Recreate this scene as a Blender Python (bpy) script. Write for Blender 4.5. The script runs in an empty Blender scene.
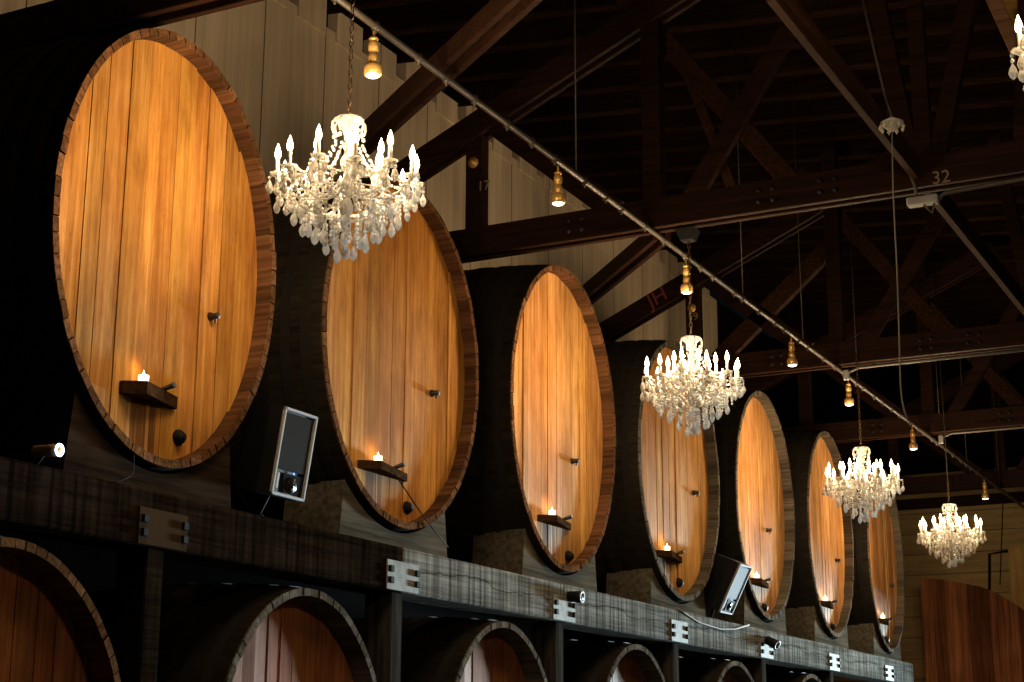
import bpy, math, random
import numpy as np
from mathutils import Vector, Matrix, Euler

rnd = random.Random(7)
SC = bpy.context.scene
COL = SC.collection
ZC = 1.6            # eye height: all working heights below are measured from the eye
PI = math.pi

# ------------------------------------------------------------------ camera maths
FPX = 1652.6
_a, _p, _r = map(math.radians, (27.2285, 14.527, 0.19))
_Fw = np.array([-math.sin(_a)*math.cos(_p), math.cos(_a)*math.cos(_p), math.sin(_p)])
_R0 = np.array([math.cos(_a), math.sin(_a), 0.0])
_U0 = np.cross(_R0, _Fw)
_R = _R0*math.cos(_r) + _U0*math.sin(_r)
_U = -_R0*math.sin(_r) + _U0*math.cos(_r)

def ray(px, py): return _Fw + _R*(px-512)/FPX - _U*(py-341)/FPX
def onx(px, py, X): r = ray(px, py); return r*(X/r[0])
def ony(px, py, Y): r = ray(px, py); return r*(Y/r[1])
def onz(px, py, Z): r = ray(px, py); return r*(Z/r[2])

# ------------------------------------------------------------------ mesh builder
RL = {}
class MB:
    def __init__(s):
        s.v = []; s.f = []; s.m = []; s.c = []; s.s = []
    def add(s, vs, fs, mi=0, col=(1, 1, 1), smooth=False):
        b = len(s.v); s.v += [tuple(map(float, p)) for p in vs]
        for f in fs:
            s.f.append([b+i for i in f]); s.m.append(mi); s.c.append(col); s.s.append(smooth)
    def box(s, c, sz, rot=None, mi=0, col=(1, 1, 1)):
        c = Vector(c); h = Vector(sz)/2
        vs = [Vector((x*h.x, y*h.y, z*h.z)) for x in (-1, 1) for y in (-1, 1) for z in (-1, 1)]
        if rot is not None: vs = [rot @ p for p in vs]
        s.add([c+p for p in vs], [(0,1,3,2),(4,6,7,5),(0,4,5,1),(2,3,7,6),(0,2,6,4),(1,5,7,3)], mi, col)
    def bevbox(s, lo, hi, b=.01, mi=0, col=(1, 1, 1)):
        # box with chamfered edges
        lo = Vector(lo); hi = Vector(hi); vs = []; 
        for i in range(3):
            for a in (0, 1):
                for q in ((0,0),(1,0),(1,1),(0,1)):
                    p = [0, 0, 0]; j, k = (i+1) % 3, (i+2) % 3
                    p[i] = hi[i] if a else lo[i]
                    p[j] = hi[j]-b if q[0] else lo[j]+b
                    p[k] = hi[k]-b if q[1] else lo[k]+b
                    vs.append(tuple(p))
        s.hull(vs, mi, col)
    def hull(s, pts, mi=0, col=(1, 1, 1), smooth=False):
        import bmesh
        bm = bmesh.new()
        for p in pts: bm.verts.new(p)
        bmesh.ops.convex_hull(bm, input=bm.verts)
        bmesh.ops.dissolve_limit(bm, angle_limit=.02, verts=bm.verts, edges=bm.edges)
        bm.verts.index_update()
        bmesh.ops.recalc_face_normals(bm, faces=bm.faces)
        used = [v for v in bm.verts if v.link_faces]; ix = {v: i for i, v in enumerate(used)}
        s.add([v.co[:] for v in used], [[ix[v] for v in f.verts] for f in bm.faces], mi, col, smooth)
        bm.free()
    def beam(s, p0, p1, w, h, up=(0, 0, 1), side=None, mi=0, col=(1, 1, 1), ch=.006):
        # bar from p0 to p1; w along the horizontal side vector, h the other way
        p0 = Vector(p0); p1 = Vector(p1); d = (p1-p0).normalized()
        sd = Vector(side) if side is not None else d.cross(Vector(up)).normalized()
        sd = (sd - d*sd.dot(d)).normalized(); u = sd.cross(d).normalized()
        pr = [(w/2-ch, h/2), (w/2, h/2-ch), (w/2, -h/2+ch), (w/2-ch, -h/2), (-w/2+ch, -h/2), (-w/2, -h/2+ch), (-w/2, h/2-ch), (-w/2+ch, h/2)]
        vs = [q + sd*a + u*b for q in (p0, p1) for a, b in pr]
        n = 8
        fs = [tuple(range(n)), tuple(range(2*n-1, n-1, -1))] + [(i, n+i, n+(i+1) % n, (i+1) % n) for i in range(n)]
        fs = [tuple(reversed(f)) for f in fs]
        s.add(vs, fs, mi, col)
    def tube(s, path, r, seg=8, mi=0, col=(1, 1, 1), cap=True, radii=None):
        P = [Vector(p) for p in path]; vs = []; ref = None
        for i, p in enumerate(P):
            d = (P[min(i+1, len(P)-1)] - P[max(i-1, 0)]).normalized()
            if ref is None:
                ref = d.orthogonal().normalized()
            ref = (ref - d*ref.dot(d)); ref = ref.normalized() if ref.length > 1e-6 else d.orthogonal().normalized()
            b = d.cross(ref); rr = radii[i] if radii else r
            for k in range(seg):
                t = 2*PI*k/seg; vs.append(p + (ref*math.cos(t) + b*math.sin(t))*rr)
        fs = []
        for i in range(len(P)-1):
            for k in range(seg):
                k2 = (k+1) % seg; fs.append((i*seg+k, i*seg+k2, (i+1)*seg+k2, (i+1)*seg+k))
        s.add(vs, fs, mi, col, seg > 5)
        if cap:
            b = len(s.v)-len(vs); n = len(vs)
            s.f.append([b+k for k in reversed(range(seg))]); s.m.append(mi); s.c.append(col); s.s.append(False)
            s.f.append([b+n-seg+k for k in range(seg)]); s.m.append(mi); s.c.append(col); s.s.append(False)
    def lathe(s, prof, c=(0, 0, 0), seg=16, rot=None, mi=0, col=(1, 1, 1), smooth=True, flute=0., fn=8):
        # prof: (radius, height) pairs, bottom to top, about z
        c = Vector(c); vs = []
        for r, z in prof:
            for k in range(seg):
                t = 2*PI*k/seg; rr = max(r, 1e-4)*(1+flute*math.cos(fn*t))
                p = Vector((rr*math.cos(t), rr*math.sin(t), z))
                vs.append(c + (rot @ p if rot is not None else p))
        fs = []
        for i in range(len(prof)-1):
            for k in range(seg):
                k2 = (k+1) % seg; fs.append((i*seg+k, i*seg+k2, (i+1)*seg+k2, (i+1)*seg+k))
        fs.append(tuple(reversed(range(seg)))); n = len(prof)*seg; fs.append(tuple(range(n-seg, n)))
        s.add(vs, fs, mi, col, smooth)
    def prism(s, poly, z0, z1, f=None, mi=0, col=(1, 1, 1)):
        # poly: 2-D outline, counter-clockwise; f maps (a, b, height) to 3-D
        f = f or (lambda a, b, z: (a, b, z)); n = len(poly)
        vs = [f(a, b, z0) for a, b in poly] + [f(a, b, z1) for a, b in poly]
        fs = [tuple(reversed(range(n))), tuple(range(n, 2*n))] + [(i, (i+1) % n, n+(i+1) % n, n+i) for i in range(n)]
        s.add(vs, fs, mi, col)
    def build(s, name, mats, parent=None, origin=None):
        if not isinstance(mats, (list, tuple)): mats = [mats]
        A = np.array(s.v)
        if parent is not None: off = RL[parent.name]
        elif origin is not None: off = Vector(origin)
        else: off = Vector(((A[:, 0].min()+A[:, 0].max())/2, (A[:, 1].min()+A[:, 1].max())/2, A[:, 2].min()))
        me = bpy.data.meshes.new(name)
        me.from_pydata([tuple(p) for p in (A - np.array(off))], [], s.f)
        for m in mats: me.materials.append(m)
        me.polygons.foreach_set('material_index', s.m)
        me.polygons.foreach_set('use_smooth', s.s)
        at = me.color_attributes.new('tone', 'FLOAT_COLOR', 'CORNER')
        buf = []
        for f, c in zip(s.f, s.c): buf += [c[0], c[1], c[2], 1.0]*len(f)
        at.data.foreach_set('color', buf)
        me.validate(); me.update()
        o = bpy.data.objects.new(name, me); COL.objects.link(o)
        if parent is not None: o.parent = parent; RL[o.name] = off
        else:
            o.location = (off[0], off[1], off[2]+ZC); RL[o.name] = Vector(off)
        return o

def tag(o, label=None, cat=None, group=None, kind=None):
    if label: o['label'] = label
    if cat: o['category'] = cat
    if group: o['group'] = group
    if kind: o['kind'] = kind
    return o
def thing(name, loc, label, cat, group=None):
    o = bpy.data.objects.new(name, None); COL.objects.link(o); o.empty_display_size = .1
    o.location = (loc[0], loc[1], loc[2]+ZC); RL[o.name] = Vector(loc)
    return tag(o, label, cat, group)
def copy_tree(o, parent=None):
    c = o.copy(); COL.objects.link(c)
    if parent is not None: c.parent = parent
    for ch in list(o.children): copy_tree(ch, c)
    return c
def text_mb(body, size, fn, depth=.002):
    # raised lettering: curve text turned into mesh, fn maps (u, v, h) to 3-D
    cu = bpy.data.curves.new('lettering', 'FONT'); cu.body = body; cu.size = size; cu.extrude = depth
    cu.align_x = 'CENTER'; cu.align_y = 'CENTER'
    t = bpy.data.objects.new('lettering', cu); COL.objects.link(t)
    dg = bpy.context.evaluated_depsgraph_get(); dg.update()
    me = bpy.data.meshes.new_from_object(t.evaluated_get(dg))
    mb = MB(); mb.add([fn(*v.co) for v in me.vertices], [tuple(p.vertices) for p in me.polygons])
    bpy.data.objects.remove(t); bpy.data.curves.remove(cu); bpy.data.meshes.remove(me)
    return mb

# ------------------------------------------------------------------ materials
class NT:
    def __init__(s, name):
        s.m = bpy.data.materials.new(name); s.m.use_nodes = True; s.t = s.m.node_tree; s.n = s.t.nodes
        s.b = s.n['Principled BSDF']; s.out = s.n['Material Output']
    def node(s, typ, **kw):
        n = s.n.new(typ)
        for k, v in kw.items(): setattr(n, k, v)
        return n
    def link(s, a, b): s.t.links.new(a, b)
    def val(s, sock, v):
        if hasattr(v, 'is_output') or isinstance(v, bpy.types.NodeSocket): s.link(v, sock)
        else: sock.default_value = v
    def math(s, op, a, b=None, clamp=False):
        n = s.node('ShaderNodeMath', operation=op, use_clamp=clamp); s.val(n.inputs[0], a)
        if b is not None: s.val(n.inputs[1], b)
        return n.outputs[0]
    def mix(s, f, a, b, mode='MIX'):
        n = s.node('ShaderNodeMix', data_type='RGBA', blend_type=mode); s.val(n.inputs[0], f)
        s.val(n.inputs[6], a if not isinstance(a, tuple) else (*a, 1)); s.val(n.inputs[7], b if not isinstance(b, tuple) else (*b, 1))
        return n.outputs[2]
    def ramp(s, f, stops):
        n = s.node('ShaderNodeValToRGB'); s.link(f, n.inputs[0]); e = n.color_ramp.elements
        while len(e) < len(stops): e.new(.5)
        for x, (p, c) in zip(e, stops): x.position = p; x.color = (*c, 1) if len(c) == 3 else c
        return n.outputs[0]
    def noise(s, vec, scale, detail=4, rough=.55, dist=0.):
        n = s.node('ShaderNodeTexNoise'); s.link(vec, n.inputs['Vector'])
        n.inputs['Scale'].default_value = scale; n.inputs['Detail'].default_value = detail
        n.inputs['Roughness'].default_value = rough; n.inputs['Distortion'].default_value = dist
        return n.outputs[0]
    def coords(s, scale=(1, 1, 1)):
        g = s.node('ShaderNodeNewGeometry'); mp = s.node('ShaderNodeMapping'); s.link(g.outputs['Position'], mp.inputs[0])
        mp.inputs['Scale'].default_value = scale; return mp.outputs[0]
    def objco(s, scale=(1, 1, 1)):
        g = s.node('ShaderNodeTexCoord'); mp = s.node('ShaderNodeMapping'); s.link(g.outputs['Object'], mp.inputs[0])
        mp.inputs['Scale'].default_value = scale; return mp.outputs[0]
    def tone(s):
        n = s.node('ShaderNodeVertexColor'); n.layer_name = 'tone'; return n.outputs[0]
    def done(s, col, rough=.6, metal=0., bump=None, bs=.3, bd=.01, spec=.5):
        s.val(s.b.inputs['Base Color'], col if not isinstance(col, tuple) else (*col, 1))
        s.val(s.b.inputs['Roughness'], rough); s.b.inputs['Metallic'].default_value = metal
        s.b.inputs['Specular IOR Level'].default_value = spec
        if bump is not None:
            n = s.node('ShaderNodeBump'); n.inputs['Strength'].default_value = bs; n.inputs['Distance'].default_value = bd
            s.link(bump, n.inputs['Height']); s.link(n.outputs[0], s.b.inputs['Normal'])
        return s.m

def plain(name, col, rough=.6, metal=0., spec=.5):
    return NT(name).done(col, rough, metal, spec=spec)
def glow(name, col, strength, sample=True):
    t = NT(name); e = t.node('ShaderNodeEmission'); e.inputs[0].default_value = (*col, 1); e.inputs[1].default_value = strength
    t.link(e.outputs[0], t.out.inputs[0])
    if not sample: t.m.cycles.emission_sampling = 'NONE'
    return t.m
def wood(name, lo, hi, along='z', rough=.75, fine=34., bs=.35, spec=.0, world=False, knots=True):
    # grain stretched along one axis; the 'tone' attribute tints each board
    t = NT(name); k = .9; sc = {'x': (k, fine, fine), 'y': (fine, k, fine), 'z': (fine, fine, k)}[along]
    v = t.coords(sc) if world else t.objco(sc); g = t.noise(v, 1.0, 6, .6, .3)
    v2 = t.coords((1.3, 1.3, 1.3)) if world else t.objco((1.3, 1.3, 1.3)); blot = t.noise(v2, 1.0, 3, .5)
    c = t.ramp(g, [(.3, lo), (.68, hi)])
    c = t.mix(.55, c, t.ramp(blot, [(.3, (.55, .5, .46)), (.7, (1.12, 1.1, 1.08))]), 'MULTIPLY')
    c = t.mix(1.0, c, t.tone(), 'MULTIPLY')
    return t.done(c, rough, bump=g, bs=bs, bd=.004, spec=spec)

def head_wood(name, lo, mid, hi, drips=True):
    t = NT(name)
    g1 = t.noise(t.objco((12, 15, .6)), 1.0, 8, .66, .8)
    g2 = t.noise(t.objco((60, 85, 3.2)), 1.0, 3, .6)
    b1 = t.noise(t.objco((1., 1.7, .8)), 1.0, 4, .6)
    c = t.ramp(g1, [(.28, lo), (.5, mid), (.72, hi)])
    c = t.mix(.5, c, t.ramp(g2, [(.3, (.72, .66, .6)), (.6, (1.08, 1.06, 1.04))]), 'MULTIPLY')
    c = t.mix(.75, c, t.ramp(b1, [(.3, (.60, .48, .36)), (.62, (1.1, 1.1, 1.1))]), 'MULTIPLY')
    b2 = t.noise(t.objco((2, 6, 1.8)), 1.0, 6, .7)
    c = t.mix(.6, c, t.ramp(b2, [(.34, (.66, .56, .46)), (.56, (1.06, 1.06, 1.06))]), 'MULTIPLY')
    # dark medullary flecks
    fl = t.noise(t.objco((40, 46, 9)), 1.0, 2, .5)
    c = t.mix(t.math('MULTIPLY', t.math('GREATER_THAN', fl, .69), .35), c, (.16, .07, .025))
    if drips:
        # old wine runs below the little ledge
        tc = t.node('ShaderNodeTexCoord'); sp = t.node('ShaderNodeSeparateXYZ'); t.link(tc.outputs['Object'], sp.inputs[0])
        st = t.noise(t.objco((1, 26, .35)), 1.0, 3, .7)
        yy = t.math('ABSOLUTE', t.math('SUBTRACT', sp.outputs[1], .0))
        my = t.math('LESS_THAN', t.math('ADD', yy, t.math('MULTIPLY', st, .12)), .2)
        mz = t.math('LESS_THAN', sp.outputs[2], .55)
        mk = t.math('MULTIPLY', t.math('MULTIPLY', my, mz), t.math('GREATER_THAN', st, .47))
        c = t.mix(t.math('MULTIPLY', mk, .72), c, (.07, .04, .025))
        mk2 = t.math('MULTIPLY', t.math('MULTIPLY', my, mz), t.math('LESS_THAN', st, .40))
        c = t.mix(t.math('MULTIPLY', mk2, .4), c, (.6, .45, .3))
    c = t.mix(1.0, c, t.tone(), 'MULTIPLY')
    return t.done(c, .6, bump=g1, bs=.35, bd=.005, spec=.03)

M = {}
M['head'] = head_wood('oak_head', (.28, .125, .026), (.49, .25, .066), (.66, .385, .13))
M['low_head'] = head_wood('redwood_head', (.20, .078, .032), (.36, .145, .062), (.50, .225, .105), False)
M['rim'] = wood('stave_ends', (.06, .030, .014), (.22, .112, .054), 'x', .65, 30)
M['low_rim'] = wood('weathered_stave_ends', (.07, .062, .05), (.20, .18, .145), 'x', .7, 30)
M['stave'] = wood('stained_staves', (.010, .0075, .0055), (.032, .025, .018), 'x', .6, 22, spec=.02)
M['hoop'] = plain('hoop_iron', (.014, .012, .010), .7, .0, spec=.15)
M['truss'] = wood('truss_timber', (.009, .004, .0024), (.036, .015, .008), 'x', .6, 26, spec=.06)
M['brace'] = wood('brace_timber', (.018, .008, .004), (.06, .027, .013), 'y', .65, 24, spec=.03)
M['joist'] = wood('joist_timber', (.006, .0035, .0022), (.026, .013, .007), 'x', .7, 22)
M['deck'] = plain('roof_boards', (.008, .005, .0035), .9, spec=.05)
M['ledge'] = wood('ledge_wood', (.02, .010, .005), (.065, .032, .014), 'y', .7, 40)
M['dark'] = plain('blackened_wood', (.02, .012, .008), .5)
M['iron'] = plain('black_iron', (.014, .014, .015), .7, .0, spec=.03)
M['steel'] = plain('dull_steel', (.075, .062, .048), .5, .3)
M['black'] = plain('black_plastic', (.010, .010, .011), .6, spec=.12)
M['rubber'] = plain('cable_sheath', (.02, .015, .012), .8, spec=.05)
M['palecable'] = plain('pale_cable', (.20, .185, .15), .7, spec=.1)
M['brass'] = plain('aged_brass', (.70, .42, .13), .35, .45)
M['paint'] = plain('stencil_paint', (.26, .20, .12), .8, spec=.1)
M['redpaint'] = plain('red_stencil_paint', (.20, .035, .03), .7)
M['chain'] = plain('bronze_chain', (.10, .06, .03), .4, .8)
M['frame'] = plain('grey_plastic', (.34, .34, .35), .6, spec=.2)

def mk_beam(name, lo, hi, crack=.75):
    t = NT(name); g = t.noise(t.objco((30, 1.0, 30)), 1.0, 6, .65, .4)
    saw = t.noise(t.objco((4, 16, .7)), 1.0, 3, .6)
    c = t.ramp(g, [(.3, lo), (.7, hi)])
    c = t.mix(.95, c, t.ramp(saw, [(.36, (.30, .29, .28)), (.62, (1.15, 1.15, 1.13))]), 'MULTIPLY')
    tc = t.node('ShaderNodeTexCoord'); sp = t.node('ShaderNodeSeparateXYZ'); t.link(tc.outputs['Object'], sp.inputs[0])
    wv = t.noise(t.objco((0, .9, 0)), 1.0, 4, .6)
    d = t.math('ABSOLUTE', t.math('SUBTRACT', sp.outputs[2], t.math('ADD', .02, t.math('MULTIPLY', wv, .36))))
    c = t.mix(t.math('MULTIPLY', t.math('LESS_THAN', d, .006), crack), c, (.012, .008, .006))
    c = t.mix(1.0, c, t.tone(), 'MULTIPLY')
    return t.done(c, .8, bump=g, bs=.6, bd=.006, spec=.0)
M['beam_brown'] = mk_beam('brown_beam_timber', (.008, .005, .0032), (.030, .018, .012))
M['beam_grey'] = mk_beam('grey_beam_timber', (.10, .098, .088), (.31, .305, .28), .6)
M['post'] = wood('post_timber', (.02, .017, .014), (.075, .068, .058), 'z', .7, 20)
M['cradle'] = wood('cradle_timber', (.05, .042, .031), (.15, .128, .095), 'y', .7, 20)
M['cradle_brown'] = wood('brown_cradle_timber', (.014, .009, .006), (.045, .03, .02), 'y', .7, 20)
def mk_plate():
    t = NT('painted_steel_plate'); n = t.noise(t.objco((6, 6, 6)), 1.0, 5, .65)
    c = t.ramp(n, [(.35, (.13, .11, .08)), (.6, (.25, .235, .19))]); return t.done(c, .7, .0, spec=.15)
M['plate'] = mk_plate()
M['plate_dim'] = plain('dim_lit_plate', (.05, .032, .018), .8, spec=.0)  # first plate only: dim warm light put into a darker colour
def mk_wall():
    t = NT('cream_panelling'); g = t.node('ShaderNodeNewGeometry'); sp = t.node('ShaderNodeSeparateXYZ'); t.link(g.outputs['Position'], sp.inputs[0])
    fr = t.math('FRACT', t.math('DIVIDE', t.math('ADD', sp.outputs[1], 107.42), 1.2))
    seam = t.math('LESS_THAN', fr, .016)
    n = t.noise(t.coords((.6, 5, .35)), 1.0, 4, .6); s2 = t.noise(t.coords((1, 14, .25)), 1.0, 3, .6)
    c = t.ramp(n, [(.3, (.62, .49, .345)), (.7, (.80, .655, .48))])
    c = t.mix(.45, c, t.ramp(s2, [(.35, (.78, .74, .68)), (.6, (1.03, 1.03, 1.02))]), 'MULTIPLY')
    c = t.mix(seam, c, (.10, .07, .045))
    return t.done(c, .75, bump=s2, bs=.12, bd=.01)
M['wall'] = mk_wall()
def mk_end():
    t = NT('end_wall_boards'); g = t.node('ShaderNodeNewGeometry'); sp = t.node('ShaderNodeSeparateXYZ'); t.link(g.outputs['Position'], sp.inputs[0])
    fr = t.math('FRACT', t.math('DIVIDE', sp.outputs[2], .42)); seam = t.math('LESS_THAN', fr, .05)
    n = t.noise(t.coords((.9, 1, 9)), 1.0, 5, .6)
    c = t.ramp(n, [(.3, (.24, .165, .065)), (.7, (.46, .32, .13))]); c = t.mix(t.math('MULTIPLY', seam, .7), c, (.03, .018, .01))
    return t.done(c, .7)
M['end'] = mk_end()
M['gable'] = plain('dark_gable_boards', (.008, .006, .005), .9, spec=.03)
def mk_floor():
    t = NT('concrete_floor'); n = t.noise(t.coords((.5, .5, .5)), 1.0, 6, .6)
    return t.done(t.ramp(n, [(.3, (.06, .052, .045)), (.7, (.12, .105, .09))]), .55)
M['floor'] = mk_floor()
M['redwood'] = wood('redwood_planks', (.10, .036, .017), (.31, .125, .06), 'z', .5, 24, world=False)
M['lit_strut'] = wood('lamplit_strut', (.16, .09, .05), (.34, .20, .12), 'x', .7, 20)  # strut lightened in colour to stand in for lamplight
M['lit_board'] = wood('lamplit_board', (.30, .18, .04), (.60, .39, .11), 'x', .6, 20)  # lamplight on the board put into its bright colour
M['ply'] = wood('plywood', (.44, .28, .10), (.62, .42, .17), 'z', .6, 14)
# crystal: clear glass with a milky cut-glass body
def mk_crystal(name, milk):
    t = NT(name)
    gl = t.node('ShaderNodeBsdfGlass'); gl.inputs['Roughness'].default_value = .03; gl.inputs['IOR'].default_value = 1.5; gl.inputs['Color'].default_value = (1, .985, .95, 1)
    tr = t.node('ShaderNodeBsdfTranslucent'); tr.inputs[0].default_value = (.95, .92, .86, 1)
    df = t.node('ShaderNodeBsdfDiffuse'); df.inputs[0].default_value = (.95, .92, .86, 1)
    a = t.node('ShaderNodeMixShader'); a.inputs[0].default_value = .5; t.link(tr.outputs[0], a.inputs[1]); t.link(df.outputs[0], a.inputs[2])
    b = t.node('ShaderNodeMixShader'); b.inputs[0].default_value = milk; t.link(gl.outputs[0], b.inputs[1]); t.link(a.outputs[0], b.inputs[2])
    t.link(b.outputs[0], t.out.inputs[0]); return t.m
M['crystal'] = mk_crystal('cut_crystal', .52)
M['clear'] = mk_crystal('clear_crystal', .33)
M['sleeve'] = plain('ivory_candle_sleeve', (.8, .72, .55), .5)
M['bulb'] = glow('flame_bulb', (1, .76, .45), 20, False)
M['lens'] = glow('spot_lens', (1, .80, .58), 9, False)
M['flame'] = glow('candle_flame', (1, .66, .28), 22, False)
M['votive'] = glow('glowing_votive_glass', (1, .80, .52), 3.2, False)
M['ring'] = glow('led_ring', (.70, .84, 1), 7, False)
M['blueled'] = glow('blue_led', (.10, .25, 1), 4, False)

# ------------------------------------------------------------------ room
XH = -7.0                      # plane of the cask fronts
XW = -10.2                     # long cream wall
YE = 34.0                      # end wall
ZF = -ZC
def roofz(x): return 8.78 - .1*(x+10.2)
mb = MB(); mb.box((-2, 17, ZF-.1), (26, 40, .2)); tag(mb.build('floor', M['floor']), kind='structure')
mb = MB(); mb.box((XW-.1, 13.6, (8.5+2.6)/2), (.2, 29.2, 8.5-2.6)); tag(mb.build('wall_left', M['wall']), kind='structure')
mb = MB(); mb.box((XW-.1, 13.6, (2.6+ZF)/2), (.2, 29.2, 2.6-ZF)); tag(mb.build('wall_left_lower', M['gable']), kind='structure')
mb = MB()
for k in range(46):            # ragged board tops between the joists
    y = 1.1+k*.8
    if y < 27.9:
        h = 8.72+rnd.uniform(-.02, .14)
        mb.box((XW-.06+.01, y-.02, 8.38+(h-8.38)/2), (.06+.08, .56, h-8.38), mi=0)
tag(mb.build('trim_1', M['wall']), kind='structure')
mb = MB(); mb.box((XW-.1, 31.1, (8.5+ZF)/2), (.2, 5.8, 8.5-ZF)); tag(mb.build('wall_left_far', M['gable']), kind='structure')
mb = MB(); mb.box((-8.83, YE+.1, (5.95+ZF)/2), (5.56, .2, 5.95-ZF)); tag(mb.build('wall_end', M['end']), kind='structure')
mb = MB(); mb.box((2, YE+.1, (5.95+2.0)/2), (16.1, .2, 5.95-2.0)); tag(mb.build('wall_daylight_blocker', M['end']), kind='structure')  # unseen header wall, added and sized to keep daylight off the trusses
mb = MB(); mb.box((6, YE+.1, (2.0+ZF)/2), (8, .2, 2.0-ZF)); tag(mb.build('wall_beside_doorway', M['end']), kind='structure')
mb = MB(); mb.box((-2, YE+.12, 7.6), (24, .2, 3.3)); tag(mb.build('wall_gable', M['gable']), kind='structure')
mb = MB(); mb.bevbox((-10.1, YE-.16, 5.22), (-1, YE, 5.42), .01); tag(mb.build('trim_2', M['truss']), kind='structure')
mb = MB()
mb.add([(XW-.3, -3, roofz(XW-.3)+.3), (12, -3, roofz(12)+.3), (12, 37, roofz(12)+.3), (XW-.3, 37, roofz(XW-.3)+.3),
        (XW-.3, -3, roofz(XW-.3)+.4), (12, -3, roofz(12)+.4), (12, 37, roofz(12)+.4), (XW-.3, 37, roofz(XW-.3)+.4)],
       [(0,3,2,1),(4,5,6,7),(0,1,5,4),(1,2,6,5),(2,3,7,6),(3,0,4,7)])
tag(mb.build('ceiling', M['deck']), kind='structure')
joist0 = None
for k in range(34):
    y = 7.9+k*.8
    if joist0 is None:
        mb = MB(); mb.beam((XW-.2, y, roofz(XW-.2)+.13), (2.6, y, roofz(2.6)+.13), .17, .33, side=(0, 1, 0), ch=.012)
        o = joist0 = mb.build('roof_joist', M['joist'])
    else:
        o = joist0.copy(); COL.objects.link(o); o.location.y = joist0.location.y + k*.8
    tag(o, 'dark timber roof joist running crosswise high above the trusses', 'joist', 'roof joists under the roof boards')

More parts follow.
